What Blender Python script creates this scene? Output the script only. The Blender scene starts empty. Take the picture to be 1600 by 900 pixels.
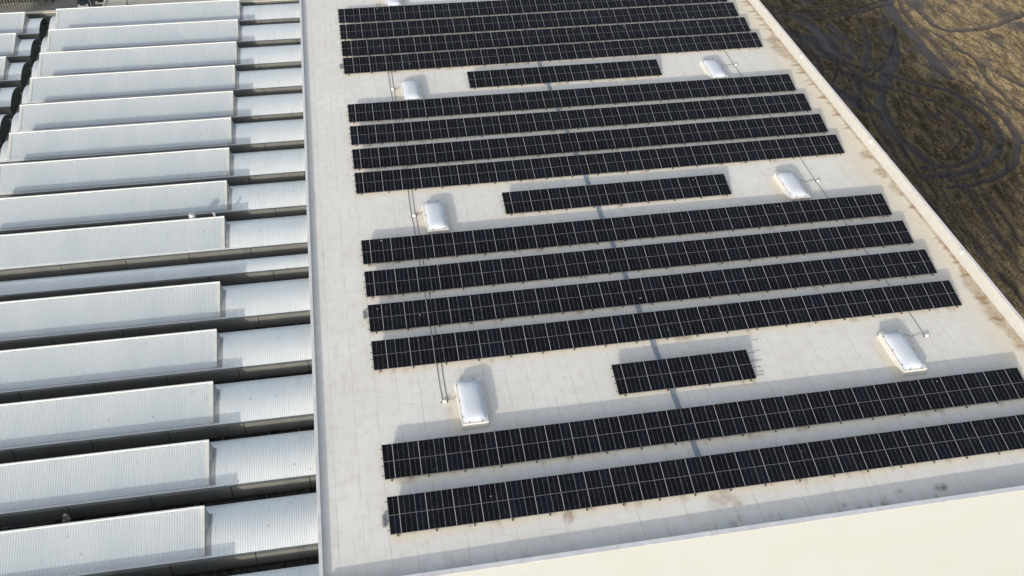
import bpy, math, random
import numpy as np
from mathutils import Matrix, Vector, noise as mn
random.seed(7); rng = np.random.default_rng(7)
SC = bpy.context.scene
COL = SC.collection
R = math.radians

# ------------------------------------------------------------ camera
CH = 51.45                                   # camera height above the warehouse roof
cam_d = bpy.data.cameras.new('camera'); cam = bpy.data.objects.new('camera', cam_d); COL.objects.link(cam)
Rm = ((0.98391845, -0.09843042, 0.14905008), (-0.17669309, -0.65854474, 0.73150419), (0.02615388, -0.74607659, -0.6653463))
cam.matrix_world = Matrix([[Rm[i][0], -Rm[i][1], -Rm[i][2], (0, 0, CH)[i]] for i in range(3)] + [[0, 0, 0, 1]])
cam_d.sensor_width = 36; cam_d.lens = 36 * 1507 / 1600
cam_d.clip_start = 1; cam_d.clip_end = 3000
SC.camera = cam

# ------------------------------------------------------------ light
SA, SB = 1.9, 3.15                           # metres a shadow runs along +X and +Y for one metre of height
sun_el = math.atan(1 / math.hypot(SA, SB)); sun_rot = math.atan2(-SA, -SB)
w = bpy.data.worlds.new('World'); SC.world = w; w.use_nodes = True
nt = w.node_tree; nt.nodes.clear()
sky = nt.nodes.new('ShaderNodeTexSky'); sky.sky_type = 'NISHITA'; sky.sun_disc = False
sky.sun_elevation = sun_el; sky.sun_rotation = sun_rot; sky.air_density = 1.0; sky.dust_density = 2.5; sky.ozone_density = 1.0
hs = nt.nodes.new('ShaderNodeHueSaturation'); hs.inputs['Saturation'].default_value = 0.5
bg = nt.nodes.new('ShaderNodeBackground'); bg.inputs['Strength'].default_value = 0.15
wo = nt.nodes.new('ShaderNodeOutputWorld')
nt.links.new(sky.outputs[0], hs.inputs['Color']); nt.links.new(hs.outputs[0], bg.inputs[0]); nt.links.new(bg.outputs[0], wo.inputs[0])
sd = bpy.data.lights.new('sun', 'SUN'); sd.energy = 2.1; sd.angle = R(0.5); sd.color = (1.0, 0.93, 0.81)
sun = bpy.data.objects.new('sun', sd); COL.objects.link(sun)
sun.rotation_euler = Vector((SA, SB, -1)).to_track_quat('-Z', 'Y').to_euler()
sun.location = (-60, -60, 60)
SC.view_settings.view_transform = 'Standard'; SC.view_settings.look = 'None'
SC.view_settings.gamma = 1; SC.view_settings.use_curve_mapping = False
SC.view_settings.exposure = 0.93
try:
    SC.cycles.max_bounces = 6
except Exception: pass

# ------------------------------------------------------------ materials
def mat(name, col=(.5, .5, .5), rough=.8, metal=0.0, spec=0.5):
    m = bpy.data.materials.new(name); m.use_nodes = True
    b = m.node_tree.nodes['Principled BSDF']
    b.inputs['Base Color'].default_value = (*col, 1); b.inputs['Roughness'].default_value = rough
    b.inputs['Metallic'].default_value = metal; b.inputs['Specular IOR Level'].default_value = spec
    return m, m.node_tree.nodes, m.node_tree.links, b
def N(ns, t, **kw):
    n = ns.new(t)
    for k, v in kw.items():
        if hasattr(n, k): setattr(n, k, v)
    return n
def math_(ns, lk, op, a, b=None, clamp=False):
    n = ns.new('ShaderNodeMath'); n.operation = op; n.use_clamp = clamp
    for i, v in enumerate((a, b)):
        if v is None: continue
        if isinstance(v, (int, float)): n.inputs[i].default_value = v
        else: lk.new(v, n.inputs[i])
    return n.outputs[0]
def mix(ns, lk, fac, a, b, typ='MIX'):
    n = ns.new('ShaderNodeMix'); n.data_type = 'RGBA'; n.blend_type = typ
    if isinstance(fac, (int, float)): n.inputs[0].default_value = fac
    else: lk.new(fac, n.inputs[0])
    for i, v in ((6, a), (7, b)):
        if isinstance(v, tuple): n.inputs[i].default_value = (*v, 1)
        else: lk.new(v, n.inputs[i])
    return n.outputs[2]
def noise(ns, lk, vec, scale, detail=4, rough=.55, sx=1, sy=1, sz=1):
    if (sx, sy, sz) != (1, 1, 1):
        mp = ns.new('ShaderNodeMapping'); mp.inputs['Scale'].default_value = (sx, sy, sz); lk.new(vec, mp.inputs[0]); vec = mp.outputs[0]
    n = ns.new('ShaderNodeTexNoise'); n.inputs['Scale'].default_value = scale; n.inputs['Detail'].default_value = detail
    n.inputs['Roughness'].default_value = rough; lk.new(vec, n.inputs['Vector']); return n.outputs['Fac']
def ramp(ns, lk, v, p0, p1, c0=0.0, c1=1.0):
    n = ns.new('ShaderNodeMapRange'); n.clamp = True
    lk.new(v, n.inputs[0]); n.inputs[1].default_value = p0; n.inputs[2].default_value = p1
    n.inputs[3].default_value = c0; n.inputs[4].default_value = c1; return n.outputs[0]
def wpos(ns): return ns.new('ShaderNodeNewGeometry').outputs['Position']
def bump(ns, lk, b, h, strength=.3, dist=.02):
    n = ns.new('ShaderNodeBump'); n.inputs['Strength'].default_value = strength; n.inputs['Distance'].default_value = dist
    lk.new(h, n.inputs['Height']); lk.new(n.outputs[0], b.inputs['Normal'])
def attr(ns, name):
    n = ns.new('ShaderNodeAttribute'); n.attribute_name = name; return n.outputs['Fac']

# white membrane roof: welded sheets 1.57 m wide with laps, dirt, rust wash
M_mem, ns, lk, b = mat('membrane', rough=.62, spec=.35)
P = wpos(ns); sep = ns.new('ShaderNodeSeparateXYZ'); lk.new(P, sep.inputs[0])
warp = noise(ns, lk, P, .35, 2)
xw = math_(ns, lk, 'ADD', sep.outputs[0], math_(ns, lk, 'MULTIPLY', warp, .12))
u = math_(ns, lk, 'DIVIDE', xw, 1.57); fr = math_(ns, lk, 'FRACT', u); fl = math_(ns, lk, 'FLOOR', u)
wn = ns.new('ShaderNodeTexWhiteNoise'); wn.noise_dimensions = '1D'; lk.new(fl, wn.inputs['W'])
seam = ramp(ns, lk, math_(ns, lk, 'ABSOLUTE', math_(ns, lk, 'SUBTRACT', fr, .5)), .482, .497)
seamn = noise(ns, lk, P, 1.1, 3, sy=.5)
seam = math_(ns, lk, 'MULTIPLY', seam, ramp(ns, lk, seamn, .35, .65, .12, .75))
n1 = noise(ns, lk, P, .18, 4); n2 = noise(ns, lk, P, 1.3, 5, .65); n3 = noise(ns, lk, P, 3.0, 4, .6, sx=1, sy=.12)
base = mix(ns, lk, ramp(ns, lk, n1, .35, .7), (.60, .585, .552), (.645, .634, .61))
base = mix(ns, lk, ramp(ns, lk, n2, .48, .76, 0, .55), base, (.50, .45, .37))
base = mix(ns, lk, ramp(ns, lk, n3, .55, .78, 0, .45), base, (.44, .39, .31))
base = mix(ns, lk, math_(ns, lk, 'MULTIPLY', wn.outputs[0], .16), base, (.53, .52, .50))
warmx = ramp(ns, lk, sep.outputs[0], 4, 48, 0, .14)
lap = math_(ns, lk, 'FRACT', math_(ns, lk, 'DIVIDE', math_(ns, lk, 'ADD', sep.outputs[1], math_(ns, lk, 'MULTIPLY', wn.outputs[0], 37.0)), 17.0))
lap = math_(ns, lk, 'MULTIPLY', ramp(ns, lk, lap, .0035, .0055, 1, 0), ramp(ns, lk, noise(ns, lk, P, .6, 2), .4, .6, .04, .32))
base = mix(ns, lk, lap, base, (.36, .34, .31))
n5 = noise(ns, lk, P, .55, 6, .6)
base = mix(ns, lk, ramp(ns, lk, math_(ns, lk, 'ABSOLUTE', math_(ns, lk, 'SUBTRACT', n5, .56)), .0, .012, .14, 0), base, (.42, .39, .33))
base = mix(ns, lk, warmx, base, (.58, .53, .44))
base = mix(ns, lk, seam, base, (.30, .275, .24))
st = attr(ns, 'stain'); dt = attr(ns, 'dirt'); wr = attr(ns, 'warm')
sn = noise(ns, lk, P, 2.2, 5, .6)
base = mix(ns, lk, math_(ns, lk, 'MULTIPLY', wr, .6), base, (.62, .535, .40))
base = mix(ns, lk, math_(ns, lk, 'MULTIPLY', st, ramp(ns, lk, sn, .2, .55), True), base, (.26, .175, .10))
base = mix(ns, lk, math_(ns, lk, 'MULTIPLY', dt, ramp(ns, lk, sn, .3, .62), True), base, (.13, .115, .09))
lk.new(base, b.inputs['Base Color'])
bump(ns, lk, b, math_(ns, lk, 'ADD', math_(ns, lk, 'MULTIPLY', n2, .6), math_(ns, lk, 'MULTIPLY', seam, -.6)), .25, .04)

M_fac, ns, lk, b = mat('facade_panel', (.68, .635, .53), .6)
P = wpos(ns); nn = noise(ns, lk, P, .25, 4); n2 = noise(ns, lk, P, 2.2, 4, .6, sz=.15)
c = mix(ns, lk, ramp(ns, lk, nn, .35, .7), (.328, .350, .350), (.317, .337, .332))
c = mix(ns, lk, ramp(ns, lk, n2, .55, .8, 0, .12), c, (.32, .32, .29)); lk.new(c, b.inputs['Base Color'])

def grimy(name, c0, c1, rough, scale=1.5, metal=0., spec=.5, streak=1, bs=.15):
    m, ns, lk, b = mat(name, c0, rough, metal, spec)
    P = wpos(ns); n = noise(ns, lk, P, scale, 5, .6, sz=streak)
    lk.new(mix(ns, lk, ramp(ns, lk, n, .35, .7), c0, c1), b.inputs['Base Color'])
    if bs: bump(ns, lk, b, n, bs, .02)
    return m
M_par = grimy('parapet_face', (.47, .47, .455), (.43, .425, .395), .6, 2.0, streak=.4)
M_cap = grimy('parapet_cap', (.62, .62, .63), (.52, .52, .53), .45, 1.2, metal=.2)
M_capr = grimy('parapet_cap_pink', (.60, .57, .56), (.52, .49, .475), .5, 1.2)
M_conc = grimy('fascia_concrete', (.138, .141, .132), (.108, .111, .105), .95, 1.0, spec=.15, streak=.4, bs=.05)
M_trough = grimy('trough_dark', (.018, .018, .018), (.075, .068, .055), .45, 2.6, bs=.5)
M_trim = grimy('verge_trim', (.44, .455, .45), (.38, .395, .39), .45, 1.5, metal=.1)
M_ridge = grimy('ridge_trim', (.62, .63, .63), (.55, .56, .56), .4, 1.5)
M_end = grimy('end_panel_metal', (.23, .24, .235), (.15, .155, .15), .5, 3.0, metal=.2)
M_flash = grimy('side_flashing', (.27, .275, .27), (.20, .205, .205), .5, 2.5, metal=.2)
M_glaz = grimy('dark_glazing', (.012, .02, .02), (.025, .035, .033), .25, 3.0, bs=0)
M_wall = grimy('side_wall', (.35, .34, .30), (.28, .27, .24), .9, .6)
M_curb = grimy('curb_plastic', (.56, .55, .52), (.50, .485, .45), .5, 3.0)
M_steel = grimy('steel', (.32, .32, .31), (.2, .2, .19), .5, 4.0, metal=.5)
M_alu = grimy('aluminium', (.12, .12, .125), (.08, .08, .085), .5, 5.0, metal=.3, bs=0)
M_foot = grimy('foot_steel', (.10, .09, .075), (.06, .052, .04), .7, 8, bs=0)
M_tray = grimy('tray_galvanised', (.27, .31, .35), (.20, .235, .28), .5, 3, metal=.3)
M_pipe = grimy('pipe_dark', (.07, .068, .065), (.04, .04, .038), .6, 4, bs=0)
M_black = mat('black_rubber', (.02, .02, .02), .8)[0]
M_white = grimy('white_plastic', (.74, .73, .70), (.64, .63, .60), .5, 6, bs=0)
M_vent = grimy('vent_metal', (.33, .34, .37), (.27, .28, .31), .5, 3, metal=.3)
M_rag = grimy('grey_rag', (.36, .33, .29), (.14, .13, .12), .9, 7)

# corrugated sheeting
def sheet_mat(name, ca, cb, metal, rg):
    m, ns, lk, b = mat(name, ca, .42, metal, .5)
    P = wpos(ns); oi = ns.new('ShaderNodeObjectInfo')
    na = noise(ns, lk, P, .3, 3, sx=1.5, sy=.4); nb = noise(ns, lk, P, 1.2, 5, .65, sx=2.5, sy=.3)
    c = mix(ns, lk, ramp(ns, lk, na, .35, .68), ca, cb)
    c = mix(ns, lk, ramp(ns, lk, nb, .55, .82, 0, .3), c, tuple(v * .72 for v in ca))
    c = mix(ns, lk, math_(ns, lk, 'MULTIPLY', oi.outputs['Random'], .15), c, tuple(v * .86 for v in ca))
    sp_ = ns.new('ShaderNodeTexVoronoi'); sp_.inputs['Scale'].default_value = .8; lk.new(P, sp_.inputs['Vector'])
    c = mix(ns, lk, ramp(ns, lk, sp_.outputs['Distance'], .05, .09, .5, 0), c, (.22, .22, .21))
    lk.new(c, b.inputs['Base Color']); lk.new(ramp(ns, lk, nb, .3, .8, rg, rg + .16), b.inputs['Roughness'])
    return m
M_sheet = sheet_mat('corrugated_sheet', (.485, .525, .55), (.53, .565, .58), .44, .38)
M_vault = sheet_mat('vault_sheet', (.59, .62, .635), (.64, .665, .67), .4, .33)

# skylight dome
M_dome, ns, lk, b = mat('dome_acrylic', (.62, .66, .72), .6, 0, .2)
P = wpos(ns); n = noise(ns, lk, P, 2.0, 4)
lk.new(mix(ns, lk, ramp(ns, lk, n, .35, .75), (.46, .50, .565), (.50, .525, .565)), b.inputs['Base Color'])
b.inputs['Subsurface Weight'].default_value = 0.0

# solar glass: strips between busbars, cells, in the module's own coordinates
MW, MH = 1.720, 1.240
def panel_mat(name, split):
    m, ns, lk, b = mat(name, (.01, .012, .02), .16, 0, .1)
    tc = ns.new('ShaderNodeTexCoord'); sep = ns.new('ShaderNodeSeparateXYZ'); lk.new(tc.outputs['Object'], sep.inputs[0])
    x = math_(ns, lk, 'DIVIDE', sep.outputs[0], MW); y = math_(ns, lk, 'DIVIDE', sep.outputs[1], MH)
    oi = ns.new('ShaderNodeObjectInfo')
    wn = ns.new('ShaderNodeTexWhiteNoise'); wn.noise_dimensions = '2D'
    side = math_(ns, lk, 'GREATER_THAN', x, split)
    cv = ns.new('ShaderNodeCombineXYZ'); lk.new(side, cv.inputs[0]); lk.new(math_(ns, lk, 'MULTIPLY', oi.outputs['Random'], 97.3), cv.inputs[1])
    lk.new(cv.outputs[0], wn.inputs['Vector'])
    tint = ns.new('ShaderNodeValToRGB'); tint.color_ramp.interpolation = 'LINEAR'
    e = tint.color_ramp.elements; e[0].color = (.003, .0035, .0052, 1); e[1].color = (.0042, .0055, .0105, 1); e[1].position = 1
    e2 = e.new(.55); e2.color = (.0032, .0040, .0062, 1); e3 = e.new(.8); e3.color = (.0036, .0045, .0075, 1)
    lk.new(wn.outputs[0], tint.inputs[0])
    P = wpos(ns); dn = noise(ns, lk, P, 1.4, 5, .7)
    col = mix(ns, lk, ramp(ns, lk, dn, .45, .8, 0, .10), tint.outputs[0], (.06, .055, .05))
    def line(v, n, wd):
        f = math_(ns, lk, 'ABSOLUTE', math_(ns, lk, 'SUBTRACT', math_(ns, lk, 'FRACT', math_(ns, lk, 'ADD', math_(ns, lk, 'MULTIPLY', v, n), .5)), .5))
        return math_(ns, lk, 'LESS_THAN', f, wd)
    col = mix(ns, lk, math_(ns, lk, 'MULTIPLY', line(y, 6, .03), .35), col, (.03, .033, .04))
    vn = noise(ns, lk, P, 6, 3)
    col = mix(ns, lk, math_(ns, lk, 'MULTIPLY', line(x, 5, .045), ramp(ns, lk, vn, .35, .65, .25, .8)), col, (.075, .077, .082))
    big = math_(ns, lk, 'LESS_THAN', math_(ns, lk, 'ABSOLUTE', math_(ns, lk, 'SUBTRACT', x, split)), .0115)
    col = mix(ns, lk, big, col, (.25, .25, .255))
    vo = ns.new('ShaderNodeTexVoronoi'); vo.inputs['Scale'].default_value = .9; lk.new(P, vo.inputs['Vector'])
    sp_ = math_(ns, lk, 'MULTIPLY', math_(ns, lk, 'LESS_THAN', vo.outputs['Distance'], .055), ramp(ns, lk, vn, .5, .6))
    col = mix(ns, lk, sp_, col, (.35, .35, .34))
    lk.new(col, b.inputs['Base Color'])
    lk.new(ramp(ns, lk, dn, .3, .8, .12, .34), b.inputs['Roughness'])
    return m
M_pan = [panel_mat('solar_cells_a', .4), panel_mat('solar_cells_b', .6)]

# ground
M_mud, ns, lk, b = mat('mud_field', rough=.9, spec=.16)
P = wpos(ns); wet = attr(ns, 'wet'); damp_shade = attr(ns, 'damp_shade')
mp = ns.new('ShaderNodeMapping'); mp.inputs['Rotation'].default_value = (0, 0, R(8)); lk.new(P, mp.inputs[0]); Q = mp.outputs[0]
g1 = noise(ns, lk, Q, .8, 7, .72, sx=1.2, sy=.35); g2 = noise(ns, lk, P, 3.2, 6, .75); g3 = noise(ns, lk, P, .12, 4)
g4 = noise(ns, lk, Q, .5, 6, .7, sx=1.6, sy=.16)
rdg = attr(ns, 'ridge'); g5 = noise(ns, lk, P, 7.5, 4, .8)
soil = mix(ns, lk, ramp(ns, lk, g2, .38, .56), (.06, .042, .022), (.78, .58, .31))
soil = mix(ns, lk, ramp(ns, lk, g5, .42, .60, .55, 0), soil, (.06, .042, .022))
soil = mix(ns, lk, ramp(ns, lk, g1, .42, .56, .75, 0), soil, (.05, .035, .02))
soil = mix(ns, lk, ramp(ns, lk, g4, .55, .66, 0, .6), soil, (.04, .029, .02))
soil = mix(ns, lk, ramp(ns, lk, g3, .35, .65, 0, .3), soil, (.25, .195, .12))
mfac = math_(ns, lk, 'MULTIPLY', damp_shade, ramp(ns, lk, g1, .30, .62, 1, .62))
damp_shade_col = mix(ns, lk, ramp(ns, lk, g2, .42, .62), (.006, .0045, .003), (.052, .038, .021))  # dark tones for wetter soil and the painted building shadow
soil = mix(ns, lk, mfac, soil, damp_shade_col)
soil = mix(ns, lk, math_(ns, lk, 'MULTIPLY', rdg, ramp(ns, lk, g2, .35, .6, .1, .5)), soil, (.22, .17, .10))
wfac = math_(ns, lk, 'MULTIPLY', wet, ramp(ns, lk, g2, .35, .66, 1, .82), True)
soil = mix(ns, lk, wfac, soil, (.062, .056, .062))
lk.new(soil, b.inputs['Base Color'])
pud = attr(ns, 'puddle'); pf = math_(ns, lk, 'MULTIPLY', pud, ramp(ns, lk, g2, .35, .55, 1, .5))
lk.new(math_(ns, lk, 'SUBTRACT', .92, math_(ns, lk, 'ADD', math_(ns, lk, 'MULTIPLY', wfac, .40), math_(ns, lk, 'MULTIPLY', pf, .25))), b.inputs['Roughness'])
bump(ns, lk, b, math_(ns, lk, 'ADD', math_(ns, lk, 'MULTIPLY', g1, 1.2), g2), 1.0, .30)
M_asph = grimy('asphalt', (.17, .165, .145), (.12, .117, .105), .9, .5)
M_pale = grimy('pale_concrete', (.50, .47, .38), (.44, .41, .33), .85, .5)
M_hedge = grimy('hedge_leaf', (.035, .05, .02), (.07, .085, .035), .8, 6)
M_car1 = grimy('car_paint_blue', (.022, .026, .034), (.018, .022, .03), .3, 3, metal=.3, bs=0)
M_car2 = grimy('car_paint_dark_red', (.022, .006, .007), (.02, .005, .006), .25, 3, metal=.3, bs=0)
M_glass = mat('car_glass', (.01, .012, .015), .08)[0]
M_lamp = mat('lamp_glass', (.75, .75, .72), .15)[0]

# ------------------------------------------------------------ mesh helpers
WLOC = {}
class MB:
    def __init__(s): s.v = []; s.f = []; s.m = []
    def quad(s, *p, m=0):
        i = len(s.v); s.v += [tuple(q) for q in p]; s.f.append(tuple(range(i, i + len(p)))); s.m.append(m)
    def box(s, x0, y0, z0, x1, y1, z1, m=0):
        i = len(s.v)
        s.v += [(x, y, z) for z in (z0, z1) for y in (y0, y1) for x in (x0, x1)]
        for f in ((0, 2, 3, 1), (4, 5, 7, 6), (0, 1, 5, 4), (2, 6, 7, 3), (0, 4, 6, 2), (1, 3, 7, 5)):
            s.f.append(tuple(i + k for k in f)); s.m.append(m)
    def bar(s, p, q, w, h, m=0):
        p = Vector(p); q = Vector(q); d = (q - p).normalized()
        up = Vector((0, 0, 1)) if abs(d.z) < .95 else Vector((0, 1, 0))
        a = d.cross(up).normalized() * w / 2; c = a.cross(d).normalized() * h / 2
        i = len(s.v)
        for e in (p, q): s.v += [tuple(e + a + c), tuple(e - a + c), tuple(e - a - c), tuple(e + a - c)]
        for f in ((0, 1, 2, 3), (7, 6, 5, 4), (0, 4, 5, 1), (1, 5, 6, 2), (2, 6, 7, 3), (3, 7, 4, 0)):
            s.f.append(tuple(i + k for k in f)); s.m.append(m)
    def tube(s, pts, r, n=8, m=0):
        pts = [Vector(p) for p in pts]; i0 = len(s.v); k = len(pts)
        for j, p in enumerate(pts):
            d = (pts[min(j + 1, k - 1)] - pts[max(j - 1, 0)]).normalized()
            up = Vector((0, 0, 1)) if abs(d.z) < .9 else Vector((0, 1, 0))
            a = d.cross(up).normalized(); c = a.cross(d)
            rr = r[j] if isinstance(r, (list, tuple)) else r
            for t in range(n):
                an = 2 * math.pi * t / n; s.v.append(tuple(p + (a * math.cos(an) + c * math.sin(an)) * rr))
        for j in range(k - 1):
            for t in range(n):
                a, c = i0 + j * n + t, i0 + j * n + (t + 1) % n
                s.f.append((a, c, c + n, a + n)); s.m.append(m)
        s.f.append(tuple(i0 + t for t in reversed(range(n)))); s.m.append(m)
        s.f.append(tuple(i0 + (k - 1) * n + t for t in range(n))); s.m.append(m)
def mesh(name, mb, mats, smooth=None):
    me = bpy.data.meshes.new(name); me.from_pydata(mb.v, [], mb.f)
    for m in (mats if isinstance(mats, (list, tuple)) else [mats]): me.materials.append(m)
    me.polygons.foreach_set('material_index', mb.m)
    if smooth:
        me.polygons.foreach_set('use_smooth', [True] * len(mb.f)); me.set_sharp_from_angle(angle=R(smooth))
    me.update(); return me
def tag(o, label=None, cat=None, group=None, kind=None):
    if label: o['label'] = label
    if cat: o['category'] = cat
    if group: o['group'] = group
    if kind: o['kind'] = kind
    return o
def empty(name, loc=(0, 0, 0)):
    o = bpy.data.objects.new(name, None); o.location = loc; COL.objects.link(o); WLOC[o.name] = Vector(loc); o.empty_display_size = .3; return o
def put(name, me, parent=None, loc=(0, 0, 0), rot=None):
    """loc is a world position; roots are never rotated"""
    o = bpy.data.objects.new(name, me); COL.objects.link(o)
    off = WLOC[parent.name] if parent else Vector((0, 0, 0))
    o.location = Vector(loc) - off
    if rot: o.rotation_euler = rot
    if parent: o.parent = parent
    WLOC[o.name] = Vector(loc); return o
def obj(name, mb, mats, parent=None, loc=(0, 0, 0), smooth=None, rot=None):
    return put(name, mesh(name, mb, mats, smooth), parent, loc, rot)

# value noise in numpy
def vnoise(x, y, seed=0):
    x = np.asarray(x, float); y = np.asarray(y, float)
    r = np.random.default_rng(seed).random((256, 256))
    xi = np.floor(x).astype(int); yi = np.floor(y).astype(int); fx = x - xi; fy = y - yi
    fx = fx * fx * (3 - 2 * fx); fy = fy * fy * (3 - 2 * fy)
    g = lambda a, c: r[a % 256, c % 256]
    return (g(xi, yi) * (1 - fx) + g(xi + 1, yi) * fx) * (1 - fy) + (g(xi, yi + 1) * (1 - fx) + g(xi + 1, yi + 1) * fx) * fy
def fbm(x, y, seed=0, o=4):
    s = 0; a = .5
    for k in range(o): s = s + a * vnoise(x * 2 ** k, y * 2 ** k, seed + k); a *= .5
    return s
def sstep(a, b, x): t = np.clip((x - a) / (b - a), 0, 1); return t * t * (3 - 2 * t)
def grid_mesh(name, xs, ys, Z, material, attrs):
    nx, ny = len(xs), len(ys); Xg, Yg = np.meshgrid(xs, ys)
    co = np.stack([Xg, Yg, Z], -1).reshape(-1, 3)
    i = np.arange(nx * ny).reshape(ny, nx)
    f = np.stack([i[:-1, :-1], i[:-1, 1:], i[1:, 1:], i[1:, :-1]], -1).reshape(-1, 4)
    me = bpy.data.meshes.new(name); me.vertices.add(nx * ny); me.vertices.foreach_set('co', co.ravel())
    me.loops.add(f.size); me.loops.foreach_set('vertex_index', f.ravel())
    me.polygons.add(len(f)); me.polygons.foreach_set('loop_start', np.arange(0, f.size, 4)); me.polygons.foreach_set('loop_total', np.full(len(f), 4))
    me.materials.append(material); me.update(calc_edges=True)
    for k, v in attrs.items():
        a = me.attributes.new(k, 'FLOAT', 'POINT'); a.data.foreach_set('value', np.asarray(v, np.float32).ravel())
    me.polygons.foreach_set('use_smooth', [True] * len(f)); return me

GZ = -20.0
# ------------------------------------------------------------ ground with tyre ruts
S = 71.45 / 59.95
TR = {  # centre lines of the wheel tracks, metres (at reference scale), width, wetness
 'a1': ([(59.7,116.9),(63.1,115.9),(67.9,115.9),(73.3,117.2),(78.2,120.2)], .45, .9),
 'a2': ([(60.8,116.0),(66.5,114.9),(71.7,115.8),(77.1,118.0),(79.7,120.2)], .45, .9),
 'a3': ([(58.0,119.5),(63,118.2),(69,118.4),(75,120)], .45, .8),
 'wA': ([(62.4,115.4),(63.8,111.0),(63.6,106.5),(64.4,103.8)], 1.0, 1.3),
 'wB': ([(66,113),(66.5,109.5),(67.6,106.5)], .6, 1.1),
 'v1': ([(70.4,111.1),(68.8,106.7),(66.0,101.9),(63.6,98.1),(61.6,94.4),(60.4,90.6)], .55, 1.0),
 'v2': ([(73.5,110.7),(72.3,106.3),(70.0,102.2),(67.2,98.4),(64.8,94.8),(62.8,89.8),(62.2,85.4),(62.8,81.8),(63.4,79.6)], .75, 1.2),
 'v3': ([(74.6,111.3),(73.2,107.1),(71.8,103.7),(69.2,99.8),(66.5,96.1)], .35, .8),
 'o1': ([(60.1,104.7),(62.9,102.8),(65.4,100.6),(67.9,98.6),(70.9,96.0),(73.8,93.4),(75.1,89.6),(74.8,85.3),(73.1,81.7),(70.1,79.0),(65.5,77.2),(61.0,77.3)], .55, 1.1),
 'o2': ([(59.1,102.3),(62.9,99.0),(65.8,96.0),(69.4,93.1),(71.6,89.5),(71.9,85.3),(71.1,82.3),(68.6,79.7),(64.7,78.5),(61.9,78.9)], .5, 1.0),
 'o3': ([(75.9,92.5),(76.8,88.2),(76.0,83.5),(74.5,80.2),(71.1,77.1),(66.8,75.3),(62.9,75.1)], .5, 1.0),
 'o4': ([(70.0,90.0),(70.2,86.5),(69.2,83.5),(67.0,81.5)], .3, .6),
 'x1': ([(79.6,120.0),(78.0,113.1),(77.9,107.4),(77.7,100.8),(77.5,92.3),(76.2,81.7)], .55, .9),
 'x0': ([(77.6,120.0),(76.2,113.1),(75.9,107.4),(75.4,101.8),(75.2,97.3)], 1.1, 1.1),
 'x2': ([(80.9,116.7),(81.1,109.8),(86.5,109.1),(95.4,112.5)], .7, .9),
 'x3': ([(79.3,110.0),(80.3,106.7),(81.3,100.2),(83.7,93.8)], .5, .9),
 'x5': ([(84,117),(86,110),(88,104),(88,97)], .4, .6),
 'x4': ([(80.0,104.4),(81.1,100.7),(80.1,95.9),(79.9,92.0),(79.8,87.5)], .5, .9),
 'y1': ([(62.9,78.0),(64.5,73.9),(63.9,67.3),(63.1,60.8)], .5, .6),
 'y2': ([(63.9,77.0),(65.9,71.2),(65.4,64.5)], .45, .6),
 'y3': ([(62.2,103.2),(60.4,85.2),(59.6,74.6),(58.9,65.4),(58.8,58.2),(58.5,50.4)], .35, .6),
 'y4': ([(63.4,103.1),(61.5,85.1),(60.9,75.0),(60.5,65.7),(60.5,58.9),(60.3,52.3)], .35, .6),
 'z1': ([(55,112),(57,104),(56.2,95),(55.6,86),(55.5,70)], .45, .6),
 'z2': ([(83,86),(81,78),(78,70),(75,62)], .4, .6), 'z3': ([(81,90),(79,80),(76,71),(73,62)], .4, .5),
 'p1': ([(58,112),(61.5,109),(62.3,104)], 1.3, .9), 'p2': ([(58.5,97),(60,94.6),(61,91)], 1.2, 1.0), 'p3': ([(63.5,97.5),(64.5,95.5)], .9, 1.1),
}
def spline(p, n=14):
    p = np.array(p); q = np.vstack([2 * p[0] - p[1], p, 2 * p[-1] - p[-2]]); out = []
    for i in range(1, len(q) - 2):
        for t in np.linspace(0, 1, n, endpoint=False):
            a, b_, c, d = q[i-1], q[i], q[i+1], q[i+2]
            out.append(.5 * (2 * b_ + (c - a) * t + (2 * a - 5 * b_ + 4 * c - d) * t * t + (3 * b_ - a - 3 * c + d) * t ** 3))
    out.append(p[-1]); return np.array(out)
gx = np.concatenate([[-900, -400, -200, -100, -50, 0, 30, 45], np.arange(52, 122, .22), [124, 128, 135, 150, 200, 400, 900]])
gy = np.concatenate([[-300, -100, 0, 20, 30], np.arange(38, 150, .3), [152, 156, 165, 200, 300, 600, 1200]])
GX, GY = np.meshgrid(gx, gy)
wx = GX + (fbm(GX * .3, GY * .3, 3) - .5) * 1.0; wy = GY + (fbm(GX * .3, GY * .3, 9) - .5) * 1.0
wet = np.zeros_like(GX); hgt = np.zeros_like(GX); rid = np.zeros_like(GX); pud = np.zeros_like(GX)
_r = random.Random(11)
for k in range(5):                                  # further, fainter passes of the same wheels
    x0_, y0_ = _r.uniform(57, 84), _r.uniform(95, 121); a_ = _r.uniform(-2.2, -1.0); cv = _r.uniform(-.16, .16); pts_ = []
    for q in range(8): pts_.append((x0_, y0_)); x0_ += 4.2 * math.cos(a_); y0_ += 4.2 * math.sin(a_); a_ += cv
    TR['r%d' % k] = (pts_, _r.uniform(.24, .36), _r.uniform(.4, .65))
for k in range(5):                                   # straight furrows towards the near right corner
    x0_ = 60 + k * 2.3; TR['f%d' % k] = ([(x0_ + 2.5, 80), (x0_ + 1.2, 68), (x0_ + .4, 56), (x0_, 46)], .22, .55)
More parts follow.
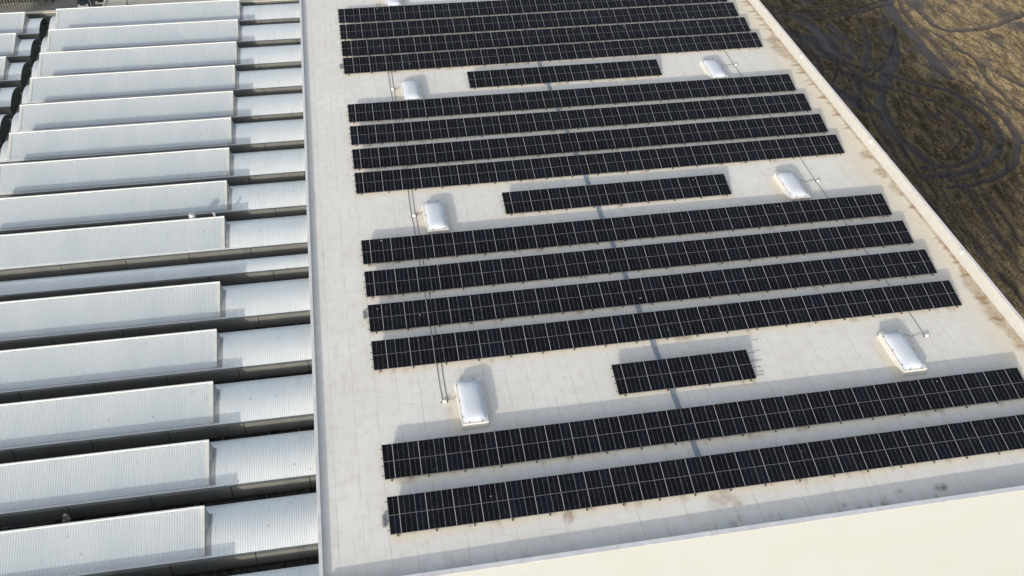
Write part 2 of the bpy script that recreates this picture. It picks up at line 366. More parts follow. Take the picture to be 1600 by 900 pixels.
for k, (p, wd, st) in TR.items():
    c = spline(p) * S; wd *= S * .74
    lo = c.min(0) - 5; hi = c.max(0) + 5
    sel = (GX > lo[0]) & (GX < hi[0]) & (GY > lo[1]) & (GY < hi[1])
    px, py = wx[sel], wy[sel]; d = np.full(px.shape, 1e9)
    for a, e in zip(c[:-1], c[1:]):
        ab = e - a; L2 = (ab ** 2).sum() + 1e-9
        t = np.clip(((px - a[0]) * ab[0] + (py - a[1]) * ab[1]) / L2, 0, 1)
        d = np.minimum(d, np.hypot(px - a[0] - t * ab[0], py - a[1] - t * ab[1]))
    tread = .78 + .22 * sstep(.08, .22, d) if .35 < wd < 1 else 1.0
    m = (1 - sstep(wd * .9, wd * 1.12, d)) * st * tread; wet[sel] = np.maximum(wet[sel], m)
    rid[sel] = np.maximum(rid[sel], np.exp(-((d - wd * 1.45) / (.28 * wd + .1)) ** 2))
    hgt[sel] += -.16 * (1 - sstep(wd * .5, wd, d)) + .13 * np.exp(-((d - wd * 1.35) / (.3 * wd + .12)) ** 2)
    if st > .95: pud[sel] = np.maximum(pud[sel], (1 - sstep(wd * .3, wd * .95, d)) * (st - .6))
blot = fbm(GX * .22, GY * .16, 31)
damp_shade = 1 - sstep(-4, 4, GX - (91.5 + (blot - .5) * 20))  # wetter soil plus the building's shadow, darkened into the soil colour
low = sstep(66, 92, GY); damp_shade = damp_shade * (.42 + .58 * low)
wet = np.clip(np.maximum(wet, .75 * sstep(.60, .66, fbm(GX * .28 + 9, GY * .2, 77)) * sstep(95, 112, GY)), 0, 1)
furrow = np.sin((GX * 1.0 + GY * .18) * 2.6 + fbm(GX * .1, GY * .1, 5) * 9)
hgt += .05 * furrow * sstep(70, 78, GX) + (fbm(GX * .9, GY * .9, 21) - .5) * .30
far = sstep(56, 60, GX) * (1 - sstep(118, 124, GX)) * sstep(38, 44, GY) * (1 - sstep(146, 150, GY))
put('ground', grid_mesh('ground', gx, gy, GZ + hgt * far, M_mud, dict(wet=wet * far, damp_shade=damp_shade * far, puddle=np.clip(pud, 0, 1) * far, ridge=rid * far * (1 - np.clip(wet, 0, 1)))))['kind'] = 'structure'
mb = MB(); mb.quad((-260, 20, GZ + .06), (-4, 20, GZ + .06), (-4, 320, GZ + .06), (-260, 320, GZ + .06))
tag(obj('yard_asphalt', mb, M_asph), kind='structure')

# ------------------------------------------------------------ warehouse
TABLES = [34.97, 39.22, 49.1, 53.1, 57.1, 61.12, 70.95, 74.8, 78.85, 82.9, 92.5, 96.33, 100.25, 104.2]
SHORT = [(17.05, 44.05, 6), (12.72, 66.1, 12), (12.72, 87.85, 12)]
XL, XR, YF, YB = -4.2, 49.42, 31.72, 140.0
wh = empty('warehouse', (22, 85, GZ)); tag(wh, 'large flat roofed white warehouse with cream front wall carrying the solar arrays', 'warehouse')
xs = np.concatenate([np.arange(XL, XR, .2), [XR]]); ys = np.concatenate([np.arange(YF, 113, .2), np.arange(113, YB + .1, 1.0)])
X, Y = np.meshgrid(xs, ys)
stain = np.zeros_like(X); dirt = np.zeros_like(X); warm = np.zeros_like(X)
de = XR - X                                        # run-off stain along the right hand parapet
streak = fbm(X * .25, Y * 1.5, 11, 3); big = fbm(X * .1, Y * .13, 12, 3)
teeth = .5 + .5 * np.sin(Y * 7.2 + 2.5 * fbm(Y * .7, Y * 0, 14, 2))
reach = .26 + .9 * teeth * sstep(.3, .6, streak) * (.5 + .8 * sstep(60, 90, Y)) + 1.7 * sstep(.48, .64, big)
stain = np.maximum(stain, (1 - sstep(reach * .5, reach + .1, de)) * (.62 + .38 * sstep(.4, .6, streak)))
warm = np.maximum(warm, (1 - sstep(.5, 4.5, de + (big - .5) * 3)) * .9)
def strip(y0, x0, x1):
    global stain, warm, dirt
    dd = y0 - Y; inside = sstep(x0 - .4, x0 + .3, X) * (1 - sstep(x1 - .3, x1 + .4, X))
    n = fbm(X * .5, Y * .5, 40, 3); n2 = fbm(X * 2.2, Y * .8, 41, 3)
    warm = np.maximum(warm, inside * sstep(-1.2, -.2, dd) * (1 - sstep(.15, .65 + .5 * n, dd)) * (.5 + .9 * n))
    stain = np.maximum(stain, inside * sstep(-.8, -.1, dd) * (1 - sstep(.05, .4 + .4 * n2, dd)) * sstep(.5, .68, n2) * .6)
for t in TABLES: strip(t, 0, 46.75)
for x0, y0, n in SHORT: strip(y0, x0, x0 + n * 1.7315)
for (sx, sy, rr, a) in ((11.2, 34.6, .42, 1), (9.9, 33.2, .22, .9), (21.4, 34.4, .9, .6), (22.3, 33.8, .5, .7), (48.9, 70.5, .9, .9), (48.9, 67.5, .8, .9), (49.1, 64, .6, .7), (48.9, 46.6, .8, .8), (48.8, 44.2, .7, .7), (4.9, 44.4, .35, .3), (22, 32.8, .3, .6)):
    d = np.hypot((X - sx), (Y - sy) * .8) / rr + (fbm(X * 1.6, Y * 1.6, 50) - .5) * 1.6
    stain = np.maximum(stain, .8 * a * (1 - sstep(.3, 1.0, d)))
for (sx, sy) in ((5.3, 44.2), (5.3, 65.8), (5.3, 87.2), (38.0, 44.2), (38.0, 65.8), (5.0, 107.8)):
    warm = np.maximum(warm, .8 * (1 - sstep(.25, .75, np.abs(X - sx))) * (1 - sstep(1.6, 2.4, np.abs(Y - sy))))
for (sx, sy, rr, a) in ((33.1, 33.0, .35, .8), (36.1, 32.9, .55, .9), (29, 32.6, .25, .7)):
    d = np.hypot((X - sx), (Y - sy)) / rr + (fbm(X * 2, Y * 2, 52) - .5) * 1.5
    dirt = np.maximum(dirt, a * (1 - sstep(.2, 1, d)))
near = 1 - sstep(.1, 1.6, Y - YF)                   # streaks running to the front outlets
sx_ = fbm(X * 2.4, Y * .25, 60, 3)
dirt = np.maximum(dirt, near * sstep(.52, .68, sx_) * (.35 + .5 * sstep(10, 30, X)))
me = grid_mesh('roof', xs, ys, np.zeros_like(X), M_mem, dict(stain=stain, dirt=dirt, warm=np.clip(warm, 0, 1)))
roof = put('roof', me, wh)
def ph(x): return .43 + .25 * (x - XL) / (XR - XL)
mb = MB()                                            # front wall with parapet
xa, xb = XL - .18, XR + .25; yo, yi = YF - .30, YF
mb.quad((xa, yo, GZ), (xb, yo, GZ), (xb, yo, ph(xb)), (xa, yo, ph(xa)))
mb.quad((xb, yo, ph(xb)), (xb, yi, ph(xb)), (xa, yi, ph(xa)), (xa, yo, ph(xa)))
mb.quad((XL, yi, ph(XL)), (XR, yi, ph(XR)), (XR, yi, -.05), (XL, yi, -.05))
mb.quad((xa, yi, GZ), (xa, yo, GZ), (xa, yo, ph(xa)), (xa, yi, ph(xa)))
obj('front_wall', mb, M_fac, wh)
mb = MB()
for i in range(9):
    a = xa + (xb - xa) * i / 9 + .01; c = xa + (xb - xa) * (i + 1) / 9 - .01
    mb.v += [(a, yo - .02, ph(a) + .01), (c, yo - .02, ph(c) + .01), (c, yi + .03, ph(c) + .01), (a, yi + .03, ph(a) + .01),
             (a, yo - .02, ph(a) + .045), (c, yo - .02, ph(c) + .045), (c, yi + .03, ph(c) + .045), (a, yi + .03, ph(a) + .045)]
    k = len(mb.v) - 8
    for f in ((3, 2, 1, 0), (4, 5, 6, 7), (0, 1, 5, 4), (1, 2, 6, 5), (2, 3, 7, 6), (3, 0, 4, 7)): mb.f.append(tuple(k + q for q in f)); mb.m.append(0)
obj('parapet_cap', mb, M_cap, wh)
mb = MB(); mb.box(XL - .16, YF + .05, GZ, XL, YB, .24); obj('left_wall', mb, M_par, wh)
mb = MB()
for i in range(22):
    a = YF + .06 + i * 4.9; mb.box(XL - .20, a, .245, XL + .02, min(a + 4.885, YB), .275)
obj('parapet_cap', mb, M_cap, wh)
mb = MB(); mb.box(XR, YF + .002, GZ, XR + .24, YB, 1.12); obj('right_wall', mb, M_par, wh)
mb = MB()
for i in range(37):
    a = YF + .04 + i * 2.93; mb.box(XR - .02, a, 1.123, XR + .27, a + 2.92, 1.16)
obj('parapet_cap', mb, M_capr, wh)
mb = MB(); mb.box(XL, YB, GZ, XR, YB + .2, .6); obj('back_wall', mb, M_par, wh)
for yb in (54.3, 71.3, 88.3, 105.3):                 # little outlets boxed on the right parapet
    mb = MB(); mb.box(XR - .09, yb, .72, XR - .002, yb + .34, 1.10); mb.box(XR - .11, yb - .03, 1.166, XR + .08, yb + .37, 1.19)
    obj('outlet_box', mb, M_cap, wh)

# domed skylights (part of the roof)
def dome_mb(w_, l_, h):
    mb = MB(); nx, ny = 14, 24
    P = [[None] * (nx + 1) for _ in range(ny + 1)]
    for j in range(ny + 1):
        for i in range(nx + 1):
            x = -1 + 2 * i / nx; y = -1 + 2 * j / ny
            zz = (1 - abs(x) ** 2.3) ** .62 * (1 - abs(y) ** 5) ** .7
            P[j][i] = len(mb.v); mb.v.append((x * w_ / 2, y * l_ / 2, h * zz))
    for j in range(ny):
        for i in range(nx): mb.f.append((P[j][i], P[j][i+1], P[j+1][i+1], P[j+1][i])); mb.m.append(0)
    return mb
dome_me = mesh('dome', dome_mb(1.62, 3.86, .27), M_dome, 60)
mb = MB()                                            # flared curb
a, c, zt = (.96, 2.12), (.86, 2.0), .42
co = [(-a[0], -a[1], 0), (a[0], -a[1], 0), (a[0], a[1], 0), (-a[0], a[1], 0)]; ct = [(-c[0], -c[1], zt), (c[0], -c[1], zt), (c[0], c[1], zt), (-c[0], c[1], zt)]
for i in range(4): mb.quad(co[i], co[(i + 1) % 4], ct[(i + 1) % 4], ct[i])
mb.quad(*ct); mb.box(-.90, -2.05, zt + .003, .90, 2.05, zt + .10)
curb_me = mesh('curb', mb, M_curb)
mb = MB(); mb.box(-.035, -.03, 0, .035, .03, .07); mb.box(-.02, -.02, .07, .02, .02, .12); clip_me = mesh('clip', mb, M_steel)
for (sx, sy) in ((6.5, 44.75), (6.52, 66.25), (6.55, 87.6), (6.55, 108.9), (39.25, 44.75), (39.3, 66.25), (39.3, 87.75), (39.3, 109.1)):
    s = put('skylight', curb_me, wh, (sx, sy, .004))
    put('dome', dome_me, s, (sx, sy, .004 + .525))
    for dx, dy in [(-.86, t) for t in (-1.5, 0, 1.5)] + [(.86, t) for t in (-1.5, 0, 1.5)] + [(t, u_) for t in (-.45, .45) for u_ in (-2.0, 2.0)]:
        put('clip', clip_me, s, (sx + dx, sy + dy, .004 + .52))

# ------------------------------------------------------------ solar arrays
DEP, ZL, ZU = 2.44, .10, .66
tilt = math.atan2(ZU - ZL, DEP); SL = math.hypot(DEP, ZU - ZL); PW = 1.7315; PH = SL / 2
mb = MB(); mb.quad((0, 0, 0), (MW, 0, 0), (MW, MH, 0), (0, MH, 0)); mb.quad((0, MH, -.03), (MW, MH, -.03), (MW, 0, -.03), (0, 0, -.03))
pan_me = [mesh('solar_module', mb, M_pan[i]) for i in (0, 1)]
mb = MB(); t = .016
for (x0, y0, x1, y1) in ((-.004, -.004, MW + .004, t), (-.004, MH - t, MW + .004, MH + .004), (-.004, t, t, MH - t), (MW - t, t, MW + .004, MH - t)):
    mb.box(x0, y0, -.035, x1, y1, .004)
frame_me = mesh('frame', mb, M_alu)
cd = (math.cos(tilt), math.sin(tilt))
def on(s_, up=0): return (s_ * cd[0] - up * cd[1], ZL + s_ * cd[1] + up * cd[0])    # along the slope -> (y, z)
leg_mb = MB()
y0_, z0_ = on(-.10, -.09); y1_, z1_ = on(SL - .05, -.09)
leg_mb.bar((0, y0_, z0_), (0, y1_, z1_), .05, .05)
leg_mb.bar((0, y0_ - .08, .03), (0, DEP + .05, .03), .07, .05)
leg_mb.bar((0, DEP - .12, .05), (0, y1_ - .1, z1_ - .03), .05, .05)
leg_mb.box(-.05, -.14, .005, .05, -.04, .05)
leg_me = mesh('support_leg', leg_mb, M_foot)
def rail_me(n, ext):
    mb = MB(); mb.box(-.16, -.02, -.045, n * PW + ext, .02, -.005)
    for i in range(n + 1):
        x = max(.0, min(i * PW - .013, n * PW - .03)); mb.box(x - .035, -.03, .004, x + .035, .03, .022)
    return mesh('rail', mb, M_alu)
RAILS = {}
GRP = 'rows of solar arrays on the white roof'
def table(x0, y0, n, flip, label, ext=.12):
    t = empty('solar_array', (x0, y0, 0)); tag(t, label, 'solar array', GRP)
    for r in (0, 1):
        for i in range(n):
            s_ = r * PH + .006; y_, z_ = on(s_)
            m = put('solar_module', pan_me[flip], t, (x0 + i * PW + .006, y0 + y_, z_), (tilt + random.uniform(-.0015, .0015), random.uniform(-.0012, .0012), 0))
            f = bpy.data.objects.new('frame', frame_me); COL.objects.link(f); f.parent = m
    key = (n, ext)
    if key not in RAILS: RAILS[key] = rail_me(n, ext)
    for s_ in (.28, .95, 1.53, 2.2):
        y_, z_ = on(s_); put('rail', RAILS[key], t, (x0, y0 + y_, z_), (tilt, 0, 0))
    L = n * PW; k = max(3, round(L / 2.33)); st = (L - .9) / (k - 1)
    for i in range(k): put('support_leg', leg_me, t, (x0 + .45 + i * st, y0, .004))
LBL = ['frontmost long solar array, nearest the front parapet and cream wall',
 'second long solar array from the front parapet, just in front of the nearest skylights',
 'long solar array right behind the nearest skylights, front of the nearest block of four',
 'second row from the front in the block of four arrays behind the nearest skylights',
 'third row from the front in the block of four arrays behind the nearest skylights',
 'long solar array just in front of the middle pair of skylights',
 'long solar array right behind the middle skylights, front of the middle block of four',
 'second row from the front in the middle block of four long arrays',
 'third row from the front in the middle block of four long arrays',
 'long solar array just in front of the third pair of skylights',
 'long solar array right behind the third skylights, front of the farthest block of four',
 'second row from the front in the farthest block of four long arrays',
 'third row from the front in the farthest block of four long arrays',
 'farthest long solar array at the top, in front of the cut off skylight']
FLIP = [0, 0, 1, 1, 0, 0, 0, 0, 0, 0, 1, 1, 0, 0]
for y0, fl, lb in zip(TABLES, FLIP, LBL): table(-.01, y0, 27, fl, lb)
for (x0, y0, n), lb in zip(SHORT, ['shortest solar array, six modules long, between the two nearest skylights',
        'short solar array twelve modules long between the middle pair of skylights',
        'short solar array between the third pair of skylights, farthest of the three short ones']):
    table(x0, y0, n, 0, lb, .62 if n == 6 else .12)

# cable tray down the middle of the roof
mb = MB(); mb.box(20.80, 37.6, .02, 21.10, 106.5, .05)
for x in (20.79, 21.09): mb.box(x, 37.6, .02, x + .02, 106.5, .10)
for yy in np.arange(38, 106, 1.5): mb.box(20.76, yy, .004, 21.14, yy + .08, .02)
tag(obj('cable_tray', mb, M_tray), 'blue grey metal cable tray running under the solar arrays up the middle of the roof', 'cable tray')

# pipes of the smoke vents, with their junction boxes
def pipe(x, ya, yb, label, jig=0):
    pts = [(x + .03 * math.sin(yy * .9 + jig), yy, .025) for yy in np.arange(ya, yb, 1.2)] + [(x, yb, .025)]
    mb = MB(); mb.tube(pts, .018, 6)
    tag(obj('pipe', mb, M_pipe, None, (0, 0, 0)), label, 'pipe', 'thin dark pipes on the roof')
pipe(4.56, 45.5, 109, 'thin dark roof pipe beside the left skylights, farther of the pair from them')
pipe(4.90, 45.6, 109, 'thin dark roof pipe beside the left skylights, nearer of the pair to them')
pipe(42.10, 46.5, 109, 'thin dark pipe on the roof right of the right skylights', 1)
def jbox(x, y, sx, label):
    t = empty('junction_box', (x, y, 0)); tag(t, label, 'junction box', 'small junction boxes beside the skylights')
    mb = MB(); mb.box(x - .14, y - .08, .06, x + .14, y + .1, .20); obj('housing', mb, M_white, t)
    for dx in (-.19, .19):
        mb = MB(); mb.tube([(x + dx, y, .004), (x + dx, y, .15)], .045, 8); obj('gas_bottle', mb, M_black, t)
    mb = MB(); e = sx; mb.tube([(x, y + .1, .1), (x + (e - x) * .25, y + .25, .07), (x + (e - x) * .6, y + .1, .08), (e, y + .35, .30)], .016, 6); obj('hose', mb, M_pipe, t)
jbox(4.66, 45.3, 5.6, 'small white junction box left of the nearest left skylight')
jbox(4.72, 67.0, 5.62, 'small white junction box left of the middle left skylight')
jbox(4.72, 88.6, 5.65, 'small white junction box left of the third left skylight')
jbox(42.15, 46.3, 40.15, 'small white junction box right of the nearest right skylight')
jbox(42.2, 66.9, 40.2, 'small white junction box right of the middle right skylight')
jbox(42.2, 88.9, 40.2, 'small white junction box right of the third right skylight')
for (x, y, lb) in ((-.42, 35.55, 'flat grey box at the left end of the frontmost solar array'), (-.42, 54.6, 'flat grey box left of the third row behind the nearest skylights'),
                   (-.42, 93.7, 'flat grey box left of the array behind the third skylights')):
    mb = MB(); mb.box(x, y, .05, x + .17, y + .95, .13); mb.box(x + .03, y + .05, .13, x + .14, y + .9, .15); mb.box(x + .04, y + .2, .004, x + .12, y + .3, .05); mb.box(x + .04, y + .65, .004, x + .12, y + .75, .05)
    tag(obj('switch_box', mb, M_steel), lb, 'switch box', 'flat grey boxes at array ends')

# ------------------------------------------------------------ shed roof factory on the left
D, K = .60, 1.0117
fb = empty('factory_building', (-30, 70, GZ)); tag(fb, 'factory with rows of barrel vaults and corrugated shed roofs, left of the warehouse', 'factory')
RX = XL - .16 - .004
def arc(y, span, rise): return rise * (1 - ((y - span / 2) / (span / 2)) ** 2)
def corr(mb, x0, x1, prof, pitch=.15, h=.015):
    """corrugated sheet: ridges along the profile (list of (y, z, ny, nz)), repeated along x"""
    xsx = []; n = max(1, int(round((x1 - x0) / pitch))); p = (x1 - x0) / n
    for i in range(n):
        b0 = x0 + i * p; xsx += [(b0, 0), (b0 + p * .42, 0), (b0 + p * .55, 1), (b0 + p * .87, 1)]
    xsx.append((x1, 0)); k = len(mb.v); m_ = len(prof)
    for (xx, up) in xsx:
        for (y, z, a, c) in prof: mb.v.append((xx, y + a * h * up, z + c * h * up))
    for i in range(len(xsx) - 1):
        for j in range(m_ - 1):
            q = k + i * m_ + j; mb.f.append((q, q + m_, q + m_ + 1, q + 1)); mb.m.append(0)
def vault_prof(span, rise, n=26):
    out = []
    for i in range(n + 1):
        y = span * i / n; s_ = -rise * 8 * (y - span / 2) / span ** 2; L = math.hypot(1, s_)
        out.append((y, arc(y, span, rise), -s_ / L, 1 / L))
    return out
def vault_mesh(x0, x1, span, rise):
    mb = MB(); corr(mb, x0, x1, vault_prof(span, rise)); return mesh('vault_roof', mb, M_vault, 25)
SPAN, RISE = 3.90, .53
SX0, SX1 = -31.6, -11.30
YA, YR, ZA, ZR = .12, 3.0, .20, 1.18
FX = -75.0
def shed_mesh(x0, x1):
    mb = MB(); L = math.hypot(YR - YA, ZR - ZA); ny, nz = -(ZR - ZA) / L, (YR - YA) / L
    corr(mb, x0 + .27, x1 - .27, [(YA + (YR - YA) * i / 3, ZA + (ZR - ZA) * i / 3, ny, nz) for i in range(4)], .15, .014)
    return mesh('shed_roof', mb, M_sheet, 25)
def shed_end_mb(x, d):
    mb = MB(); n = 12; top = [(YA + (YR - YA) * i / n, ZA + (ZR - ZA) * i / n) for i in range(n + 1)]
    for i in range(n):
        (ya, za), (yb, zb) = top[i], top[i + 1]; la, lb = arc(ya, SPAN, RISE) - .01, arc(yb, SPAN, RISE) - .01
        for dx in (0, d): mb.quad((x + dx, ya, min(la, za)), (x + dx, yb, min(lb, zb)), (x + dx, yb, zb), (x + dx, ya, za))
    return mb
def trim_mb(pairs):
    mb = MB(); nz = .035
    for a, c in pairs:
        mb.v += [(a, YA - .02, ZA - .03), (c, YA - .02, ZA - .03), (c, YR, ZR), (a, YR, ZR), (a, YA - .02, ZA + nz), (c, YA - .02, ZA + nz), (c, YR, ZR + nz), (a, YR, ZR + nz)]
        k = len(mb.v) - 8
        for f in ((3, 2, 1, 0), (4, 5, 6, 7), (0, 1, 5, 4), (1, 2, 6, 5), (2, 3, 7, 6), (3, 0, 4, 7)): mb.f.append(tuple(k + q for q in f)); mb.m.append(0)
    return mb
def flash_mesh(x):
    mb = MB(); n = 14; W = .34
    for i in range(n):
        ya, yb = YA + (YR - YA) * i / n, YA + (YR - YA) * (i + 1) / n
        za, zb = [ZA + (ZR - ZA) * (q - YA) / (YR - YA) for q in (ya, yb)]
        va, vb = arc(ya, SPAN, RISE) + .035, arc(yb, SPAN, RISE) + .035
        mb.quad((x, ya, max(za - .02, va)), (x + W * .55, ya, va), (x + W * .55, yb, vb), (x, yb, max(zb - .02, vb)))
        mb.quad((x + W * .55, ya, va), (x + W, ya, va), (x + W, yb, vb), (x + W * .55, yb, vb))
    mb.quad((x, YR, ZR - .02), (x + W * .55, YR, arc(YR, SPAN, RISE) + .035), (x + W * .55, YR, arc(YR, SPAN, RISE) - .1), (x, YR, arc(YR, SPAN, RISE) - .1))
    return mesh('side_flashing', mb, M_flash)
def beam_mb(x0, x1, span, pitch):
    mb = MB(); x = x0; L = 5.05; first = random.uniform(2, 5)
    e = x0 + first
    while x < x1 - .05:
        xe = min(e, x1); mb.box(x, -.20, -1.03, xe - .05, 0, .05); x = xe; e = xe + L
    return mb
def trough_mb(x0, x1, span, pitch):
    mb = MB(); yb = pitch - .20
    mb.quad((x0, span - .02, -.02), (x1, span - .02, -.02), (x1, span + .02, -1.25), (x0, span + .02, -1.25))
    mb.quad((x0, span + .02, -1.25), (x1, span + .02, -1.25), (x1, yb - .02, -1.25), (x0, yb - .02, -1.25))
    mb.quad((x0, yb - .02, -1.25), (x1, yb - .02, -1.25), (x1, yb, -1.03), (x0, yb, -1.03))
    for k in range(int((x1 - x0) / 1.7)):            # saddles and bracing in the trough
        xx = x0 + 1 + k * 1.7 + random.uniform(-.5, .5); mb.box(xx, span + .05, -1.23, xx + random.uniform(.1, .35), yb - .05, random.uniform(-1.1, -.85))
    return mb
vm = vault_mesh(-32.25, RX, SPAN, RISE); vmh = vault_mesh(-32.25, RX, 1.75, .26)
vm2 = vault_mesh(FX, -33.3, SPAN, RISE)
sm = shed_mesh(SX0, SX1); sm2 = shed_mesh(FX, -35.0)
ends = mesh('end_panel', shed_end_mb(SX1 - .05, .04), M_end); endl = mesh('end_panel', shed_end_mb(SX0 + .01, .04), M_end)
ends2 = mesh('end_panel', shed_end_mb(-35.05, .04), M_end)
tm = mesh('verge_trim', trim_mb([(SX1 - .265, SX1 + .02)]), M_trim); tml = mesh('verge_trim', trim_mb([(SX0 - .02, SX0 + .265)]), M_trim)
fm = flash_mesh(SX1 + .022); fm2 = flash_mesh(-34.97)
tm2 = mesh('verge_trim', trim_mb([(-35.265, -34.98)]), M_trim)
def ridge(x0, x1):
    mb = MB(); mb.box(x0 - .02, YR - .06, ZR + .038, x1 + .02, YR + .06, ZR + .10); return mesh('ridge_cap', mb, M_ridge)
rm, rm2 = ridge(SX0, SX1), ridge(FX, -35.0)
def gl(x0, x1):
    mb = MB(); z0 = arc(YR, SPAN, RISE); mb.box(x0 + .02, YR - .04, z0, x1 - .02, YR, ZR)
    for k in range(int((x1 - x0) / 1.5) + 1): xx = x0 + .05 + k * 1.5; mb.box(xx, YR, z0, xx + .05, YR + .03, ZR)
    return mesh('window_band', mb, M_glaz)
gm, gm2 = gl(SX0, SX1), gl(FX, -35.0)
def vend(x, span, rise, mt):
    mb = MB(); n = 16; pts = [(x, span * i / n, arc(span * i / n, span, rise) - .012) for i in range(n + 1)]
    mb.quad((x, 0, -1.2), (x, span, -1.2), *reversed(pts)); return mesh('end_panel', mb, mt)
ve2 = vend(-33.305, SPAN, RISE, M_glaz); ve1 = vend(-32.245, SPAN, RISE, M_trim)
def gutter_edge(x0, x1):
    mb = MB(); mb.box(x0, -.23, .052, x1, .03, .075); return mesh('drip_edge', mb, M_trim)
BAYS = [24.57 - .03, 29.83] + [35.10, 40.37, 45.65, 50.94, 56.30] + [61.55] + [64.73, 69.95, 75.20, 80.45, 85.48, 90.76, 95.96, 101.22, 106.28]
for i, y0 in enumerate(BAYS):
    half = abs(y0 - 61.55) < .01; pitch = ((BAYS[i + 1] - y0) if i + 1 < len(BAYS) else 5.2) * K; span = 1.75 if half else SPAN
    y0 *= K; L = (0, y0, -D)
    v = put('vault_roof', vmh if half else vm, fb, L); put('end_panel', vend(-32.245, span, .26, M_trim) if half else ve1, v, L)
    obj('concrete_beam', beam_mb(-32.25, RX, span, pitch), M_conc, fb, L)
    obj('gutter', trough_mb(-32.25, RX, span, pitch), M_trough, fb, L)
    if not half:
        s = put('shed_roof', sm, fb, L)
        for me_, nm in ((ends, 'end_panel'), (endl, 'end_panel'), (tm, 'verge_trim'), (tml, 'verge_trim'), (fm, 'side_flashing'), (rm, 'ridge_cap'), (gm, 'window_band')): put(nm, me_, s, L)
    if y0 > 63 and not half:                          # the second range beyond the passage
        L2 = (0, y0 - .12, -D - .10)
        v = put('vault_roof', vm2, fb, L2); put('end_panel', ve2, v, L2)
        obj('concrete_beam', beam_mb(FX, -33.3, span, pitch), M_conc, fb, L2)
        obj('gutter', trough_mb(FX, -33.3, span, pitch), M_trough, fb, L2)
        s = put('shed_roof', sm2, fb, L2)
        for me_, nm in ((ends2, 'end_panel'), (tm2, 'verge_trim'), (fm2, 'side_flashing'), (rm2, 'ridge_cap'), (gm2, 'window_band')): put(nm, me_, s, L2)
mb = MB(); mb.box(FX, 24.5, GZ, RX - .01, 112.1, -1.30 - D); obj('wall', mb, M_wall, fb)
mb = MB(); mb.box(FX, 112.1, GZ, RX - .01, 112.5, -.45); obj('end_wall', mb, M_conc, fb)
mb = MB()
for k in range(15): mb.box(FX + k * 4.70, 112.02, -.447, FX + k * 4.70 + 4.68, 112.58, -.38)
obj('wall_coping', mb, M_pale, fb)
mb = MB(); mb.box(-27.2, 112.6, GZ, -8, 124, -.62); mb.box(-27.2, 112.6, -.62, -27.0, 124, -.42); obj('annex_roof', mb, M_pale, fb)
mb = MB(); mb.tube([(-24.4, 113.3, -.62), (-24.4, 113.3, .35)], .12, 10); mb.tube([(-24.4, 113.3, .35), (-24.4, 113.3, .5)], [.2, .16], 10); obj('vent_pipe', mb, M_steel, fb)
# two vent cowls behind a shed ridge
def vent(x, y, w_, round_):
    mb = MB(); z0 = -.25; zt = 1.52 - D
    if round_: mb.tube([(x, y, z0), (x, y, zt - .1), (x, y, zt), (x, y, zt + .06)], [.31, .31, .27, .05], 16)
    else: mb.tube([(x, y, z0), (x, y, zt + .02), (x, y, zt + .05)], [.11, .11, .03], 10)
    obj('roof_vent', mb, M_vent, fb, smooth=40)
vent(-13.95, 68.95, .5, True); vent(-12.1, 68.8, .2, False)
# thin lightning rod on the end wall
mb = MB(); mb.tube([(-23.2, 112.3, -.38), (-23.2, 112.3, .5)], [.03, .012], 6); obj('lightning_rod', mb, M_steel, fb)
# rag and cable lying in the trough
mb = MB(); nU, nV = 12, 9
for j in range(nV + 1):
    for i in range(nU):
        th = 2 * math.pi * i / nU; z = j / nV; r = .24 * (1 - .55 * z) * (.7 + .7 * mn.noise((math.cos(th) * 1.8, math.sin(th) * 1.8, z * 3)) + .3)
        mb.v.append((r * math.cos(th) + .06 * z, r * math.sin(th) * .7, z * .75))
for j in range(nV):
    for i in range(nU): a = j * nU + i; c = j * nU + (i + 1) % nU; mb.f.append((a, c, c + nU, a + nU)); mb.m.append(0)
mb.f.append(tuple(nV * nU + i for i in range(nU))); mb.m.append(0)
tag(obj('cloth_bundle', mb, M_rag, None, (-20.1, 39.98, -1.05)), 'crumpled grey rag standing in the dark gutter between two sheds', 'rag')
mb = MB(); mb.tube([(-31, 39.8, -.65), (-27, 39.86, -.75), (-24, 39.84, -.7), (-20.7, 39.9, -.8)], .025, 6)
tag(obj('cable', mb, M_alu), 'thin pale cable lying in the dark gutter left of the grey rag', 'cable')

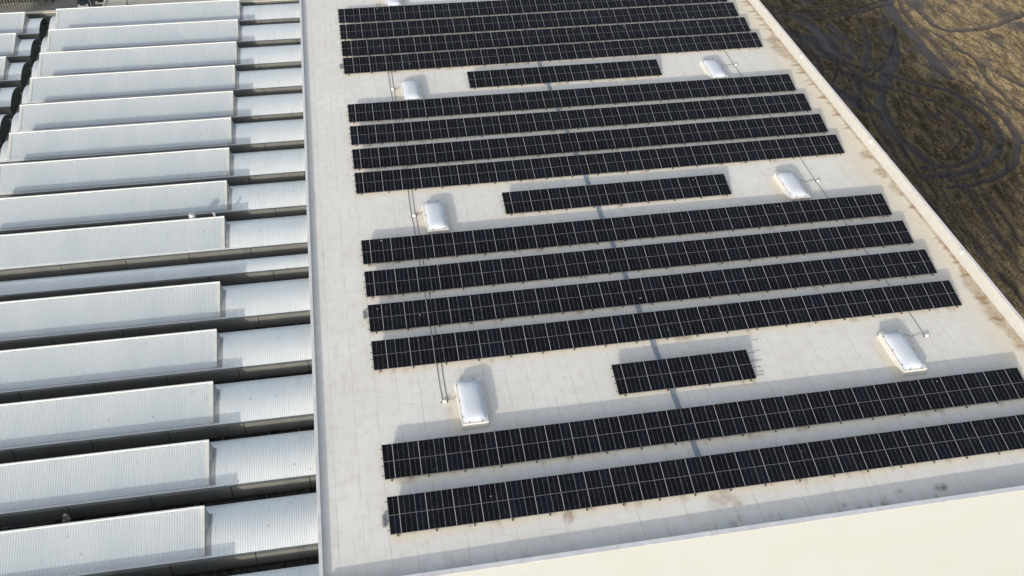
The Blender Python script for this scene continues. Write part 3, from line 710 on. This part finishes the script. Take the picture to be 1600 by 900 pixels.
# ------------------------------------------------------------ yard beyond the factory
def car(x, y, paint, label):
    t = empty('parked_car', (x, y, GZ + .06)); tag(t, label, 'car', 'cars parked in the far yard')
    z = GZ + .06; W = .89
    prof = [(-2.1, .45), (-2.15, .62), (-1.95, .82), (-1.0, .98), (-.35, 1.42), (.9, 1.46), (1.7, 1.05), (2.1, .95), (2.15, .45)]
    mb = MB(); n = len(prof); tuck = [1, 1, .97, .95, .78, .78, .93, .96, 1]
    for sx in (-1, 1):
        for (py, pz), tk in zip(prof, tuck): mb.v.append((x + sx * W * tk, y + 2.15 + py, z + pz - .12))
    for i in range(n - 1): mb.f.append((i, i + 1, n + i + 1, n + i)); mb.m.append(0)
    mb.f.append(tuple(range(n))); mb.m.append(0); mb.f.append(tuple(reversed(range(n, 2 * n)))); mb.m.append(0); mb.f.append((n - 1, 0, n, 2 * n - 1)); mb.m.append(0)
    body = obj('body', mb, paint, t, smooth=30)
    mb = MB(); mb.quad((x - .72, y + 1.2, z + .90), (x + .72, y + 1.2, z + .90), (x + .62, y + 1.75, z + 1.29), (x - .62, y + 1.75, z + 1.29)); obj('windscreen', mb, M_glass, body)
    for s_ in (-1, 1):
        mb = MB(); mb.quad((x + s_ * .80, y + 1.6, z + .95), (x + s_ * .80, y + 3.5, z + .95), (x + s_ * .71, y + 3.0, z + 1.31), (x + s_ * .71, y + 1.95, z + 1.28)); obj('side_window', mb, M_glass, body)
        mb = MB(); mb.box(x + s_ * .62 - .16, y - .02, z + .48, x + s_ * .62 + .16, y + .1, z + .62); obj('headlight', mb, M_lamp, body)
        for yy in (.85, 3.45):
            mb = MB(); mb.tube([(x + s_ * .93, y + yy, z + .31), (x + s_ * .72, y + yy, z + .31)], .31, 14); obj('wheel', mb, M_black, t)
    mb = MB(); mb.box(x - .82, y - .08, z + .22, x + .82, y + .04, z + .42); obj('bumper', mb, M_lamp, body)
car(-40.2, 155.2, M_car1, 'dark blue car parked in the far yard, left of the white pole')
car(-37.6, 156.0, M_car2, 'dark red car in shade in the far yard, right of the white pole')
mb = MB(); mb.tube([(-39.0, 155.2, GZ + .06), (-39.0, 155.2, GZ + 4.5)], [.06, .045], 8)
tag(obj('pole', mb, M_white), 'thin white pole standing between the two parked cars', 'pole')
mb = MB()
for k in range(40): mb.box(-62 + k * .42, 157.0, GZ + .06, -62 + k * .42 + .06, 157.06, GZ + 1.9)
for zz in (.5, 1.7): mb.box(-62, 157.06, GZ + zz, -45.2, 157.1, GZ + zz + .06)
tag(obj('fence', mb, M_steel), 'dark bar fence in front of the hedge at the far yard edge', 'fence')
mb = MB()
for k in range(2600):
    c = Vector((random.uniform(-63, -45), random.uniform(157.6, 159.6), GZ + random.uniform(.1, 2.4)))
    a = Vector((random.gauss(0, 1), random.gauss(0, 1), random.gauss(0, 1))).normalized() * .18; d = a.cross(Vector((random.gauss(0, 1), random.gauss(0, 1), random.gauss(0, 1)))).normalized() * .13
    mb.quad(c - a, c - d, c + a, c + d)
tag(obj('hedge', mb, M_hedge), 'dark green leafy hedge behind the bar fence at the top left', 'hedge')
